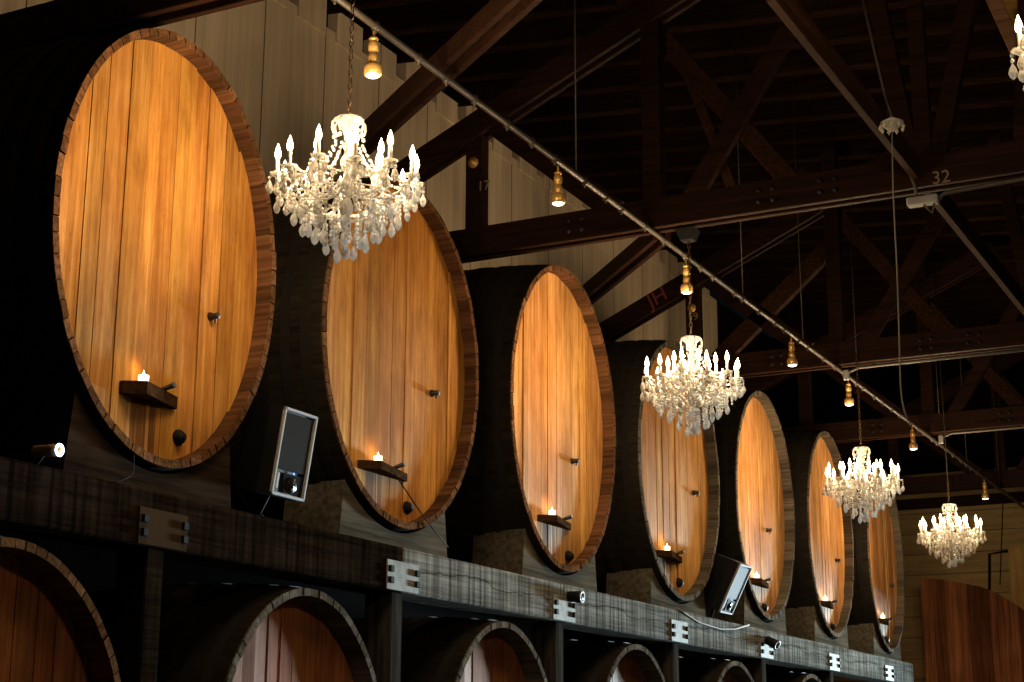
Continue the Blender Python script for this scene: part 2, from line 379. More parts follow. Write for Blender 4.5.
# ------------------------------------------------------------------ large casks
def ell(yc, zc, a, b, t): return (yc + a*math.cos(t), zc + b*math.sin(t))
def make_cask(yc, w, zb, zt, label, group, low=False, rec=.12, spec=None, seed=0, tint=(1, 1, 1), hide=()):
    R = random.Random(seed); L = 2.6; zc = (zb+zt)/2; a, b = w/2, (zt-zb)/2; th = .055
    root = thing('wine_cask', (XH-L/2, yc, zb), label, 'cask', group)
    N = 72; bul = .055; xs = [0, .02, .25, .55, .9, 1.3, 1.7, 2.05, 2.35, 2.58, 2.6]
    def sc(t): return 1 + bul*(1-((t-L/2)/(L/2))**2)
    mb = MB(); tones = []
    for k in range(N):
        q = R.uniform(.55, 1.2); tones.append((q, q*R.uniform(.9, 1.0), q*R.uniform(.85, 1.0)))
    edges = [2*PI*(k+R.uniform(-.18, .18))/N for k in range(N)]; edges.append(edges[0]+2*PI)
    gap = .0014*2
    for k in range(N):
        t0, t1 = edges[k]+gap, edges[k+1]-gap; tm = (t0+t1)/2
        ts = [edges[k], tm, edges[k+1]]; tg = [t0, tm, t1]; vs = []
        dj = R.uniform(-.004, .004)
        for x in xs:
            s_ = sc(x)
            for t in ts:
                y, z = ell(yc, zc, a*s_, b*s_, t); vs.append((XH-(.014 if x == 0 else x), y, z))
        fs = []
        for i in range(len(xs)-1):
            for j in range(2): fs.append((i*3+j, (i+1)*3+j, (i+1)*3+j+1, i*3+j+1))
        mb.add(vs, [tuple(reversed(f)) for f in fs], 0, (1, 1, 1), False)
        # chime end, inner chime face
        o_ = [ell(yc, zc, a, b, t) for t in tg]; i_ = [ell(yc, zc, a-th, b-th, t) for t in tg]; j_ = [ell(yc, zc, a-th, b-th, t) for t in ts]
        vs = [(XH+dj, *p) for p in o_] + [(XH+dj, *p) for p in i_] + [(XH-.014, *p) for p in j_] + [(XH-rec-.05, *p) for p in j_] + [(XH-.016, *p) for p in o_]
        mb.add(vs, [(0, 1, 4, 3), (1, 2, 5, 4), (3, 4, 7, 6), (4, 5, 8, 7), (6, 7, 10, 9), (7, 8, 11, 10), (12, 13, 1, 0), (13, 14, 2, 1)], 1, tones[k])
        # joint walls
        for e in (0, 2):
            mb.add([(XH+dj, *o_[e]), (XH+dj, *i_[e]), (XH-.014, *i_[e]), (XH-.014, *o_[e])], [(0, 1, 2, 3)], 1, (.12, .1, .1))
    # dark fill a little below the joints, back head
    vs = []; 
    for x, d in ((XH-.0135, .0), (XH-.0135, th)):
        vs += [(x, *ell(yc, zc, a-d, b-d, 2*PI*k/N)) for k in range(N)]
    mb.add(vs, [(k, (k+1) % N, N+(k+1) % N, N+k) for k in range(N)], 0)
    vs = [(XH-L+.1, *ell(yc, zc, a*.98, b*.98, 2*PI*k/N)) for k in range(N)]
    mb.add(vs, [tuple(reversed(range(N)))], 0)
    mb.build('stave_barrel', [M['stave'], M['low_rim'] if (low and yc > 8) or (not low and yc > 16) else M['rim']], root)  # nearest lower cask: missing daylight put into a darker rim colour
    for x in (.16, .34, .54, .78, 1.1, 1.5, 1.86, 2.1, 2.32, 2.5):
        mb = MB(); vs = []
        for xx, d in ((x-.04, 0), (x-.04, .008), (x+.04, .008), (x+.04, 0)):
            s_ = sc(xx)
            vs += [(XH-xx, *ell(yc, zc, a*s_+d, b*s_+d, 2*PI*k/N)) for k in range(N)]
        fs = []
        for i in range(3): fs += [(i*N+k, i*N+(k+1) % N, (i+1)*N+(k+1) % N, (i+1)*N+k) for k in range(N)]
        mb.add(vs, fs, 0, (1, 1, 1), False); mb.build('hoop', M['hoop'], root)
    # the head: upright boards cut to the oval, each a touch proud or shy of its neighbour
    A, B = a-th-.001, b-th-.001; mb = MB(); y = -A; first = True
    while y < A-.01:
        wd = R.uniform(.135, .225); y1 = min(y+wd, A)
        if A-y1 < .09: y1 = A
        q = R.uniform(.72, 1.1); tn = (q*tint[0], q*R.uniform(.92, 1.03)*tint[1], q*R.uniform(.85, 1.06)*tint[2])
        g = .0025; ya, yb = y+g, y1-g; n = 8
        dz = R.uniform(-.006, .006); lean = R.uniform(-.012, .012)
        top = []; bot = []
        for i in range(n+1):
            yy = ya+(yb-ya)*i/n; z = B*math.sqrt(max(0, 1-(yy/A)**2)); top.append((yy, z)); bot.append((yy, -z))
        poly = bot + top[::-1]
        if abs(poly[0][1]) < 1e-6: poly = poly[1:]
        m_ = len(poly); xf = XH-rec+dz
        vs = [(xf + lean*((p[0]-ya)/(yb-ya)-.5), yc+p[0], zc+p[1]) for p in poly] + [(xf-.05, yc+p[0], zc+p[1]) for p in poly]
        fs = [tuple(range(m_))] + [(i, m_+i, m_+(i+1) % m_, (i+1) % m_) for i in range(m_)]
        mb.add(vs, fs, 0, tn); y = y1
    # dark liner behind the joints
    vs = [(XH-rec-.03, *ell(yc, zc, A, B, 2*PI*k/N)) for k in range(N)]
    mb.add(vs, [tuple(range(N))], 0, (.06, .05, .05))
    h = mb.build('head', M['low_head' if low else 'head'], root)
    # put the head's own origin below its ledge so that the runs fall from there
    if spec:
        ly, lz = spec['ledge']; oy = Vector((0, ly-yc, 0)) + Vector((0, .25, lz-zb-.55))
        h.data.transform(Matrix.Translation(-oy)); h.location = oy
        xf = XH-rec
        lw = spec.get('lw', .56); lh = spec.get('lh', .075)
        pl = [(ly, xf), (ly+lw, xf), (ly+lw, xf+.035), (ly+.13*lw+.01, xf+.165), (ly, xf+.03)]
        mb = MB(); mb.prism([(q[0], q[1]) for q in pl], lz-lh, lz, lambda p, q, z: (q, p, z))
        # bevelled underside
        led = mb.build('candle_ledge', M['ledge'], root)
        led['label'] = 'dark wooden candle ledge'
        mb = MB(); py = ly+.62*lw
        mb.tube([(xf+.02, py, lz-.015), (xf+.10, py+.008, lz+.015), (xf+.165, py+.014, lz+.03)], .017, 8, radii=[.016, .018, .021])
        mb.build('peg', M['dark'], led)
        dy, dz_ = spec['drain']
        mb = MB(); rx = Matrix.Rotation(PI/2, 3, 'Y')
        mb.lathe([(.058, 0), (.058, .018), (.046, .026), (.046, .04), (.034, .045), (.03, .06)], (xf, dy, dz_), 12, rx)
        mb.build('drain_bung', M['black'], root)
        sy, sz = spec['tap']
        mb = MB(); mb.lathe([(.034, 0), (.028, .02), (.022, .03), (.024, .075), (.014, .08)], (xf, sy, sz), 10, rx)
        mb.tube([(xf+.05, sy, sz), (xf+.053, sy-.003, sz-.05)], .008, 6)
        mb.build('sample_tap', M['dark'], root)
        if spec.get('cord'):
            mb = MB(); c = spec['cord']; mb.tube(c, .0055, 6); mb.build('cord', M['rubber'], root)
        if spec.get('eye'):
            mb = MB(); mb.tube([(xf+.06, ly+.28+.07*math.cos(t), lz+.0+.075*math.sin(t)) for t in np.linspace(0, PI, 9)], .006, 6)
            mb.build('wire_handle', M['brass'], led)
    return root

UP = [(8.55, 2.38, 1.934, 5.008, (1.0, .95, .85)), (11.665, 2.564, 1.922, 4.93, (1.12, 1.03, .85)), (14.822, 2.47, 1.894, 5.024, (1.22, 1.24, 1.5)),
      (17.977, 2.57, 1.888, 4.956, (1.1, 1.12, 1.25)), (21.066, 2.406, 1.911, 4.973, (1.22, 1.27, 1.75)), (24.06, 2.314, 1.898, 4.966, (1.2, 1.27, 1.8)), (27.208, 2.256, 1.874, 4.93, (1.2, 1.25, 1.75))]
SPEC = [((8.22, 2.46), (8.84, 2.19), (9.13, 3.12)), ((11.12, 2.41), (11.90, 2.13), (12.3, 3.2)), ((14.40, 2.41), (15.09, 2.08), (15.2, 3.07)),
        ((17.40, 2.41), (18.10, 2.11), (18.66, 3.25)), ((20.50, 2.41), (21.14, 2.08), (21.38, 3.14)), ((23.60, 2.39), (24.24, 2.06), (24.61, 3.09)), ((26.80, 2.39), (27.31, 2.08), (27.76, 3.02))]
ULAB = ['largest oval oak cask on the upper tier, nearest at left, under the first truss',
        'upper oak cask behind the nearest chandelier, with a dark cord hanging from its ledge',
        'upper oak cask with a pale pinkish face between the two nearest chandeliers',
        'upper oak cask behind the second chandelier, fourth from the left',
        'upper oak cask whose lower left edge stands behind the tilted pale speaker',
        'upper oak cask left of the third chandelier, next to last in the row',
        'upper oak cask at the far end of the row, half behind the third chandelier']
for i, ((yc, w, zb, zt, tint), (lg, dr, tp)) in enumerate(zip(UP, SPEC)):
    sp = dict(ledge=lg, drain=dr, tap=tp, lw=(.56, .74, .7, .76, .8, .68, .66)[i], lh=.085 if i == 0 else .065, eye=(i == 1))
    if i == 1:
        xf = XH-.12
        A0 = (xf+.13, lg[0]+.36, lg[1]-.06); e = onx(448, 547, XH+.02); m_ = onx(417, 507, XH+.03)
        sp['cord'] = [A0, tuple(m_), tuple((m_+e)/2+np.array([.0, 0, -.01])), tuple(e)]
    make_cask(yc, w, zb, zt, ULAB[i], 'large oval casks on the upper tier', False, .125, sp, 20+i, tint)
LLAB = ['lower cask in the bottom left corner with a dim brown face', 'lower cask with a daylit left edge below the nearer speaker', 'lower cask showing its arched top under the second and third plates',
        'lower cask showing its arched top under the fourth steel plate', 'small arched top of a lower cask left of the fifth plate', 'last visible lower cask top, a sliver under the sixth plate']
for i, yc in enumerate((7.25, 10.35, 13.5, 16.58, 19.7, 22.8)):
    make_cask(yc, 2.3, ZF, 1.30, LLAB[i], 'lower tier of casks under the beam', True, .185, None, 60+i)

# cradles
CL = ['left under the largest cask', 'under the cask with the dark cord', 'under the pale pinkish cask', 'under the fourth upper cask', 'under the fifth upper cask beside the tilted speaker', 'under the sixth upper cask', 'under the last upper cask']
for i, (yc, w, zb, zt, _) in enumerate(UP):
    a, b, zc = w/2*1.0, (zt-zb)/2, (zb+zt)/2; mb = MB()
    h0, h1 = .80, .86; top = []
    for k in range(17):
        yy = -h0+2*h0*k/16; s_ = 1.022
        top.append((yy, zc - b*s_*math.sqrt(1-(yy/(a*s_))**2)))
    poly = [(-h1, 1.765), (h1, 1.765)] + [(p, z) for p, z in reversed(top)]
    mb.prism([(yc+p, z) for p, z in poly], XH-.62, XH-.07, lambda p, z, x: (x, p, z))
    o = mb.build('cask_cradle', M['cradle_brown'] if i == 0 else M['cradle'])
    tag(o, ('brown' if i == 0 else 'grey') + ' timber cradle block on the beam ' + CL[i], 'cradle', 'cradle blocks')

# beam, plates, posts
ys = [4.2, 11.67, 14.74, 17.78, 20.83, 23.86, 28.55]
BL = ['dark brown cracked beam running below the two nearest upper casks', 'grey saw-marked beam below the pale third cask, starting at the second plate', 'grey beam between the third and fourth steel plates',
      'grey beam between the fourth and fifth plates, with a pale cable on it', 'bluish grey beam between the fifth and sixth plates', 'last bluish grey beam ending at the far end of the row']
for i in range(6):
    mb = MB(); mb.bevbox((XH-.36, ys[i]+.004, 1.395), (XH, ys[i+1]-.004, 1.762), .012, col=(1, 1, 1))
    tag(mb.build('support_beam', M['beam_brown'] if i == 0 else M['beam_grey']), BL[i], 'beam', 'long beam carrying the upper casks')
PLL = ['under the largest cask', 'at the start of the grey beam', 'beside the black clamp lamp', 'below the fourth upper cask', 'beside the small blue lit lamp', 'below the sixth upper cask', 'nearest the far end of the beam']
PY = [8.585, 11.65, 14.72, 17.77, 20.83, 23.86, 26.94]
for i, y in enumerate(PY):
    root = thing('steel_plate', (XH+.01, y, 1.40), ('brown' if i == 0 else 'pale') + ' bolted steel joint plate on the beam ' + PLL[i], 'plate', 'steel plates on the beam')
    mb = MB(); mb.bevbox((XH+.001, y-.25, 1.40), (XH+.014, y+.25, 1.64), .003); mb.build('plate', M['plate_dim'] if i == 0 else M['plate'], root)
    for sy in (-1, 1):
        for z in (1.475, 1.565):
            mb = MB(); mb.bevbox((XH+.012, y+sy*.205-.026, z-.026), (XH+.04, y+sy*.205+.026, z+.026), .004); mb.build('bolt', M['iron'], root)
for i, y in enumerate(PY[:-1]):
    mb = MB(); mb.bevbox((XH-.30, y-.09, ZF), (XH-.04, y+.09, 1.395), .012)
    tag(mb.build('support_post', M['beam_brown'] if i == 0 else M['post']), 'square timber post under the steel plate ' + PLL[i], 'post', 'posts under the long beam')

# ------------------------------------------------------------------ roof trusses
TY = [8.36, 14.31, 20.58, 25.58, 31.2]
TLAB = ['nearest roof truss, passing low over the largest cask at top left', 'second roof truss, its chord crossing the picture just above the pale cask, numbered 32',
        'third roof truss with red painted letters behind the second chandelier', 'fourth roof truss, a dark chord over the third chandelier', 'farthest dark roof truss near the end wall']
trusses = []
def pair(mb_root, name, p0, p1, h, y, sep=.15, th=.06, mat=None):
    # a double-plank member; each plank a part
    for s_ in (-1, 1):
        mb = MB(); mb.beam((p0[0], y+s_*sep/2, p0[1]), (p1[0], y+s_*sep/2, p1[1]), th, h, side=(0, 1, 0))
        mb.build(name, mat or M['truss'], mb_root)
def bar(root, name, p0, p1, h, y, th=.14, mat=None):
    mb = MB(); mb.beam((p0[0], y, p0[1]), (p1[0], y, p1[1]), th, h, side=(0, 1, 0)); return mb.build(name, mat or M['truss'], root)
for i, y in enumerate(TY):
    root = thing('roof_truss', (-4, y, 5.1), TLAB[i], 'truss', 'roof trusses'); trusses.append(root)
    pair(root, 'bottom_chord', (XW+.02, 5.25), (3.2, 5.25), .30, y)
    # raking chord over the wall post
    sl = .445; z_at = lambda x: 6.48+sl*(x+7.9)
    pair(root, 'raking_chord', (XW+.05, z_at(XW+.05)-.0), (-4.6, z_at(-4.6)), .27, y)
    bar(root, 'wall_post', (-7.78, 5.40), (-7.78, 6.42), .19, y, .16)
    bar(root, 'web_diagonal', (-7.62, 6.58), (-6.2, 5.36), .24, y, .12)
    bar(root, 'king_post', (-5.79, 5.40), (-5.79, 8.1), .19, y, .15)
    bar(root, 'web_strut', (-3.62, 7.9), (-3.26, 5.40), .16, y+.02, .12)
    bar(root, 'king_post', (-3.14, 5.40), (-3.14, 7.9), .15, y-.0, .10)
    bar(root, 'web_strut', (-3.02, 5.40), (-2.42, 7.8), .16, y+.02, .12)
    bar(root, 'web_strut', (-2.05, 7.7), (-2.28, 5.40), .13, y+.02, .12)
    bar(root, 'king_post', (-.6, 5.40), (-.6, 7.6), .18, y, .12)
    for bx in (-4.62, -4.02, -1.6, -6.6):
        for ax in (-.07, .07):
            for az in (-.055, .055):
                mb = MB(); mb.lathe([(.026, 0), (.026, .012), (.016, .016), (.014, .03)], (bx+ax, y-.118, 5.25+az), 8, Matrix.Rotation(PI/2, 3, 'X'))
                mb.build('bolt', M['iron'], root)
# stencilled writing
def on_truss(cx, cz, y, ang=0.):
    ca, sa = math.cos(ang), math.sin(ang)
    return lambda u, v, h: (cx+u*ca-v*sa, y-h, cz+u*sa+v*ca)
p = ony(483.5, 186, TY[1]-.085); o = text_mb('17', .15, on_truss(p[0], p[2], TY[1]-.083)).build('stencilled_number', M['paint'], trusses[1]); o['label'] = 'pale stencilled number 17'
p = ony(941, 177.5, TY[1]-.13); o = text_mb('32', .17, on_truss(p[0], p[2], TY[1]-.130)).build('stencilled_number', M['paint'], trusses[1]); o['label'] = 'pale stencilled number 32'
p = ony(672, 295, TY[2]-.13); o = text_mb('JH', .30, on_truss(p[0]-.22, 6.48+.445*(p[0]-.22+7.9), TY[2]-.130, math.atan(.445)), .002).build('stencilled_letters', M['redpaint'], trusses[2]); o['label'] = 'red stencilled letters JH'
p = ony(693, 317, TY[2]-.085); o = text_mb('19', .15, on_truss(p[0], p[2], TY[2]-.083)).build('stencilled_number', M['paint'], trusses[2]); o['label'] = 'pale stencilled number'
for ti in (1, 2):   # pale washers plates at the head of the wall posts
    mb = MB(); mb.lathe([(.06, 0), (.06, .012), (.03, .016), (.028, .04)], (-7.78, TY[ti]-.082, float(ony(484, 164, TY[1])[2])), 12, Matrix.Rotation(PI/2, 3, 'X')); mb.build('washer', M['brass'], trusses[ti])

# plan bracing lying level between the trusses
def brace(a, b, w, h, label, z=5.28, dbl=False, mat='brace'):
    A = onz(*a, z); B = onz(*b, z); d = Vector(B-A); d.normalize(); sd = Vector((0, 0, 1)).cross(d)
    root = thing('plan_brace', tuple((A+B)/2), label, 'brace', 'level braces between the trusses')
    if dbl:
        for s_ in (-1, 1):
            mb = MB(); off = np.array(sd)*s_*w*.62; mb.beam(A+off, B+off, w*.5, h); mb.build('plank', M[mat], root)
    else:
        mb = MB(); mb.beam(A, B, w, h); mb.build('plank', M[mat], root)
        mb = MB(); q = np.array(sd)*(w*.5+.012); mb.beam(A+q, B+q, .024, h*.45, ch=.003); mb.build('nailing_strip', M[mat], root)
    return root
brace((352, 152), (536, -18), .11, .17, 'double level brace rising to the right behind the nearest chandelier', dbl=True, mat='truss')
brace((560, 318), (662, 233), .11, .17, 'double level brace joining the second truss above the pale cask', dbl=True, mat='truss')
A = ony(585, -48, TY[1]+.22); B = ony(800, 192, TY[1]+.22); sl_ = (B[2]-A[2])/(B[0]-A[0])
for i, y in enumerate(TY):
    z0 = 5.40; x0 = B[0]+(z0-B[2])/sl_; x1 = x0+(7.95-z0)/sl_
    bar(trusses[i], 'web_brace', (x1, 7.95), (x0, z0), .19, y+.22, .10, M['brace'])
    bar(trusses[i], 'web_brace', (-5.47, 5.36), (-4.18, 7.30), .19, y+.10, .10, M['truss'])
A = ony(684, 62, TY[1]+.3); B = ony(738, 202, TY[1]+.3); bar(trusses[1], 'web_brace', (A[0], A[2]), (B[0], B[2]), .10, TY[1]+.3, .08, M['brace'])
bar(trusses[2], 'web_brace', (-7.45, 5.36), (-5.86, 6.72), .24, TY[2], .12, M['brace'])
brace((770, -14), (1040, 324), .07, .22, 'long straight brown brace slanting from top centre to the right edge')
# timbers at the right edge, chandelier light put into their colour
A = ony(980, -30, TY[1]+.2); B = ony(1048, 118, TY[1]+.2); mb = MB(); mb.beam(A, B, .10, .13, side=(0, 1, 0)); mb.build('web_strut', M['lit_strut'], trusses[1])
A = ony(1008, -34, TY[1]+.3); B = ony(1064, 86, TY[1]+.3); mb = MB(); mb.beam(A, B, .06, .46, side=(0, 1, 0)); o = mb.build('gusset_board', M['lit_board'], trusses[1]); o['label'] = 'board coloured golden as if lamplit'

# ------------------------------------------------------------------ rail with spots
Ra = onx(300, -29.7, -5.78); Rb = onx(1040, 518.8, -5.78)
root = thing('light_rail', tuple(Ra), 'long straight steel rail running from top left down to the right edge, carrying the spots', 'rail')
mb = MB(); mb.tube([Ra + (Rb-Ra)*t for t in np.linspace(0, 1, 24)], .026, 10); mb.build('pipe', M['steel'], root)
for t in [.02+.018*k+rnd.uniform(-.005, .005) for k in range(52)]:
    c = Ra+(Rb-Ra)*t; mb = MB(); mb.lathe([(.006, -.06), (.011, -.052), (.011, -.034), (.0285, -.030), (.0295, .0), (.0285, .03)], c, 8); mb.build('clip', M['steel'], root)
def rail_at(px):
    lo, hi = 0., 1.
    for _ in range(40):
        m_ = (lo+hi)/2; P = Ra+(Rb-Ra)*m_; d = P @ _Fw; x = 512+FPX*(P @ _R)/d
        if x < px: lo = m_
        else: hi = m_
    return Ra+(Rb-Ra)*lo
spot0 = None
SPX = [(374, 66), (558, 196), (686, 287), (791, 365), (848, 402), (912, 450), (984, 497)]
SLAB = ['brass spot beside the chain of the nearest chandelier', 'brass spot right of the post numbered 17', 'brass spot just above the second chandelier', 'brass spot above the fifth cask, left of the chain of the third chandelier',
        'brass spot just left of the third chandelier chain below the rail', 'small brass spot right of the third chandelier', 'smallest brass spot above the far chandelier']
for i, (px, py) in enumerate(SPX):
    P = rail_at(px)
    if spot0 is None:
        spot0 = r = thing('pendant_spot', (0, 0, 0), SLAB[0], 'spotlight', 'brass spots under the rail'); RL[r.name] = Vector((0, 0, 0))
        mb = MB(); mb.lathe([(.009, -.09), (.009, 0)], seg=8); mb.lathe([(.026, -.095), (.034, -.085), (.034, -.075), (.014, -.06)], seg=12); mb.build('stem', M['brass'], r)
        mb = MB(); mb.lathe([(.034, -.27), (.036, -.2), (.029, -.195), (.029, -.17), (.036, -.165), (.036, -.11), (.028, -.10)], seg=16); mb.build('socket', M['brass'], r)
        mb = MB(); mb.lathe([(.055, -.355), (.062, -.352), (.064, -.30), (.055, -.272), (.03, -.262)], seg=20); mb.build('reflector', M['brass'], r)
        mb = MB(); mb.lathe([(.004, -.366), (.040, -.363), (.052, -.354), (.052, -.352)], seg=20); mb.build('lens', M['lens'], r)
    else:
        r = copy_tree(spot0); tag(r, SLAB[i])
    dep = P @ _Fw; sag = max(.0, (py-(341-FPX*(P @ _U)/dep))*dep/FPX/.97-.36)
    r.location = (P[0]+.0, P[1], P[2]+ZC-.028)
    l = bpy.data.lights.new('spot_lamp', 'SPOT'); l.energy = 26; l.color = (1, .72, .42); l.spot_size = math.radians(120); l.spot_blend = .8; l.shadow_soft_size = .05
    lo = bpy.data.objects.new('spot_lamp', l); COL.objects.link(lo); lo.parent = r; lo.location = (0, 0, -.40)
# hanger wires from the roof to the rail
for px, lab in [(576, 'above the numbered post 17'), (743, 'above the second chandelier'), (803, 'above the fourth spot'), (941, 'right of the third chandelier chain'), (967, 'above the far chandelier'), (1000, 'near the right edge')]:
    P = rail_at(px); mb = MB(); mb.tube([P+np.array([0, 0, .02]), (P[0], P[1], roofz(P[0]))], .007, 6); tag(mb.build('hanger_wire', M['steel']), 'thin straight hanger wire holding the rail ' + lab, 'wire', 'hanger wires')
# feed cable with crystal canopy
P = rail_at(905); Q = onx(892, 126, P[0]+.0)
Yc = float(onz(892, 132, 5.12)[1]); top = ony(892, 128, Yc)
mb = MB(); mb.tube([top] + [ony(px, py, Yc) for px, py in ((893, 190), (897, 270), (899, 330), (900.5, 385), (902, 400), (904.5, 412), (907, 418))], .006, 8)
tag(mb.build('feed_cable', M['palecable']), 'pale feed cable hanging down from the crystal canopy with a curled end', 'cable')
root = thing('crystal_canopy', tuple(top), 'small crystal ceiling canopy by the long brace at upper right', 'canopy')
mb = MB(); mb.lathe([(.02, -.03), (.045, -.01), (.085, .03), (.10, .045), (.02, .09)], top, 16); mb.build('canopy', M['crystal'], root)
for k in range(9):
    t = 2*PI*k/9; mb = MB(); mb.lathe([(.002, -.06), (.016, -.035), (.002, 0)], top+np.array([.095*math.cos(t), .095*math.sin(t), .035]), 6, smooth=False); mb.build('crystal_drop', M['crystal'], root)
mb = MB(); e_ = ony(872, 40, Yc); mb.tube([top+np.array([0, 0, .1]), ony(886, 100, Yc), e_, ony(860, -12, Yc)], .012, 6); mb.build('feed_pipe', M['steel'], root)
# conduit along the second truss and its junction box
yj = TY[1]-.13
J = ony(923, 201, yj)
root = thing('junction_box', tuple(J), 'small grey junction box under the second truss chord, at the long brace', 'junction box')
mb = MB(); mb.bevbox(J-np.array([.14, .05, .04]), J+np.array([.14, .05, .04]), .012); mb.build('box', M['frame'], root)
mb = MB(); mb.tube([J+np.array([-.05, 0, .03]), ony(915, 185, yj), ony(906, 165, yj), ony(893, 135, yj)], .016, 8); mb.build('conduit', M['steel'], root)
mb = MB(); mb.tube([J+np.array([.0, 0, -.03]), ony(932, 213, yj), ony(936, 196, yj)], .012, 8); mb.build('conduit', M['steel'], root)
mb = MB(); mb.tube([J+np.array([.13, 0, 0.0]), ony(945, 193, yj), ony(1024, 178.5, yj), ony(1100, 164, yj)], .02, 8); mb.build('conduit', M['steel'], root)
for ti, px, py, lab in ((2, 851, 372, 'third'), (3, 945, 437, 'fourth')):
    y_ = TY[ti]-.16; a_ = ony(px, py, y_)
    root = thing('conduit_run', tuple(a_), 'pale conduit fixed under the chord of the %s truss' % lab, 'conduit', 'conduits under the chords')
    mb = MB(); mb.tube([a_+np.array([-.08, 0, -.1]), a_+np.array([-.04, 0, 0]), a_+np.array([.1, 0, .05]), np.array([3, y_, a_[2]+.05])], .022, 8); mb.build('pipe', M['steel'], root)
    mb = MB(); mb.bevbox(a_-np.array([.10, .03, .10]), a_+np.array([-.03, .03, .03]), .008); mb.build('clamp', M['frame'], root)

# ------------------------------------------------------------------ chandeliers
def drop(mb, c, s):
    x, y, z = c
    mb.lathe([(.003, -.115*s), (.016*s, -.102*s), (.0235*s, -.082*s), (.018*s, -.060*s), (.006*s, -.036*s), (.003*s, -.03*s)], c, 6, smooth=False)
    mb.lathe([(.003, -.03*s), (.011*s, -.016*s), (.003, -.002*s)], c, 6, smooth=False)
def bead(mb, c, r): mb.lathe([(.001, -r), (r*.8, -r*.45), (r*.8, r*.45), (.001, r)], c, 6, smooth=False)
def make_chandelier():
    R = random.Random(3)
    r = thing('crystal_chandelier', (0, 0, 0), 'x', 'chandelier', 'lit crystal chandeliers'); RL[r.name] = Vector((0, 0, 0))
    # crown with scrolls
    mb = MB(); mb.lathe([(.02, -.165), (.03, -.12), (.045, -.06), (.085, -.02), (.095, -.012), (.09, 0), (.02, -.004)], seg=24, flute=.05, fn=8); mb.build('crown', M['crystal'], r)
    for k in range(8):
        t = 2*PI*k/8; ct, st = math.cos(t), math.sin(t)
        P = [(rr*ct, rr*st, z) for rr, z in ((.05, -.03), (.085, -.005), (.105, -.03), (.108, -.075), (.098, -.105), (.084, -.10), (.086, -.085))]
        mb = MB(); mb.tube(P, .009, 6); bead(mb, (.097*ct, .097*st, -.135), .016); mb.build('scroll', M['crystal'], r)
    mb = MB(); mb.lathe([(.010, -.78), (.02, -.76), (.035, -.72), (.02, -.68), (.04, -.64), (.045, -.60), (.03, -.56), (.02, -.53), (.04, -.50), (.07, -.46), (.07, -.44), (.03, -.42), (.024, -.37),
                         (.045, -.33), (.05, -.29), (.03, -.25), (.022, -.22), (.042, -.19), (.03, -.165), (.02, -.16)], seg=16, smooth=False); mb.build('column', M['crystal'], r)
    def arm(t, Rr, zb, z0):
        ct, st = math.cos(t), math.sin(t)
        P = [(q*ct, q*st, z) for q, z in ((.06, z0), (.16*Rr/.44, z0-.085), (.27*Rr/.44, z0-.10), (.37*Rr/.44, z0-.06), (Rr, zb-.02))]
        mb = MB(); mb.tube(P, .008, 6); a = mb.build('arm', M['crystal'], r); c = (Rr*ct, Rr*st, zb)
        mb = MB(); mb.lathe([(.010, -.025), (.016, -.012), (.044, .0), (.050, .010), (.042, .008), (.018, .004)], c, 12, flute=.06, fn=6); mb.build('drip_pan', M['crystal'], a)
        mb = MB(); mb.lathe([(.0125, .0), (.0125, .105), (.009, .108)], c, 10); cd = mb.build('candle_sleeve', M['sleeve'], r)
        mb = MB(); mb.lathe([(.009, .106), (.019, .126), (.020, .145), (.0145, .172), (.006, .197), (.001, .212)], c, 10); mb.build('flame_bulb', M['bulb'], cd)
        return c
    spots = []
    n1 = 12
    for k in range(n1): spots.append((arm(2*PI*(k+.3)/n1, .445, -.43 + (.012 if k % 2 else -.012), -.47), 1, 2*PI*(k+.3)/n1))
    for k in range(6): spots.append((arm(2*PI*(k+.1)/6, .235, -.375, -.43), 2, 2*PI*(k+.1)/6))
    nd = 0
    def hang(c, s, strand=0):
        nonlocal nd
        mb = MB(); z = c[2]
        for q in range(strand): bead(mb, (c[0], c[1], z-.014), .013); z -= .027
        drop(mb, (c[0], c[1], z), s); mb.build('crystal_drop', M['clear'], r); nd += 1
    for (c, tier, t) in spots:
        for q in range(4 if tier == 1 else 2):
            tt = t + 2*PI*q/4 + (.4 if tier == 2 else 0)
            hang((c[0]+.046*math.cos(tt), c[1]+.046*math.sin(tt), c[2]-.002), R.uniform(.95, 1.15) if tier == 1 else .95, R.choice((0, 1, 1, 2)) if tier == 1 else 1)
    for (n, Rr, z, st, s) in ((12, .33, -.56, 2, 1.15), (9, .235, -.62, 2, 1.2), (6, .145, -.68, 3, 1.2), (3, .06, -.74, 3, 1.2)):
        for k in range(n):
            t = 2*PI*(k+.5*(n % 2))/n; hang((Rr*math.cos(t), Rr*math.sin(t), z+R.uniform(-.015, .015)), s*R.uniform(.95, 1.1), st)
    hang((0, 0, -.80), 1.35, 0)
    # garlands
    def garland(p0, p1, sagz, n, rb=.011):
        p0 = np.array(p0); p1 = np.array(p1); mb = MB()
        for q in range(n+1):
            u = q/n; P = p0+(p1-p0)*u; P[2] -= sagz*4*u*(1-u); bead(mb, P, rb*(1.25 if q % 3 == 0 else 1))
        mb.build('bead_garland', M['crystal'], r)
    C1 = [s for s in spots if s[1] == 1]; C2 = [s for s in spots if s[1] == 2]
    for k in range(n1): garland(C1[k][0], C1[(k+1) % n1][0], .085, 13)
    for k in range(n1):
        t = C1[k][2]; garland((.10*math.cos(t), .10*math.sin(t), -.20), (.40*math.cos(t), .40*math.sin(t), -.43), .10, 16)
    for k in range(n1):
        t = C1[k][2]; garland((.43*math.cos(t), .43*math.sin(t), -.45), (.16*math.cos(t+.25), .16*math.sin(t+.25), -.64), .03, 15)
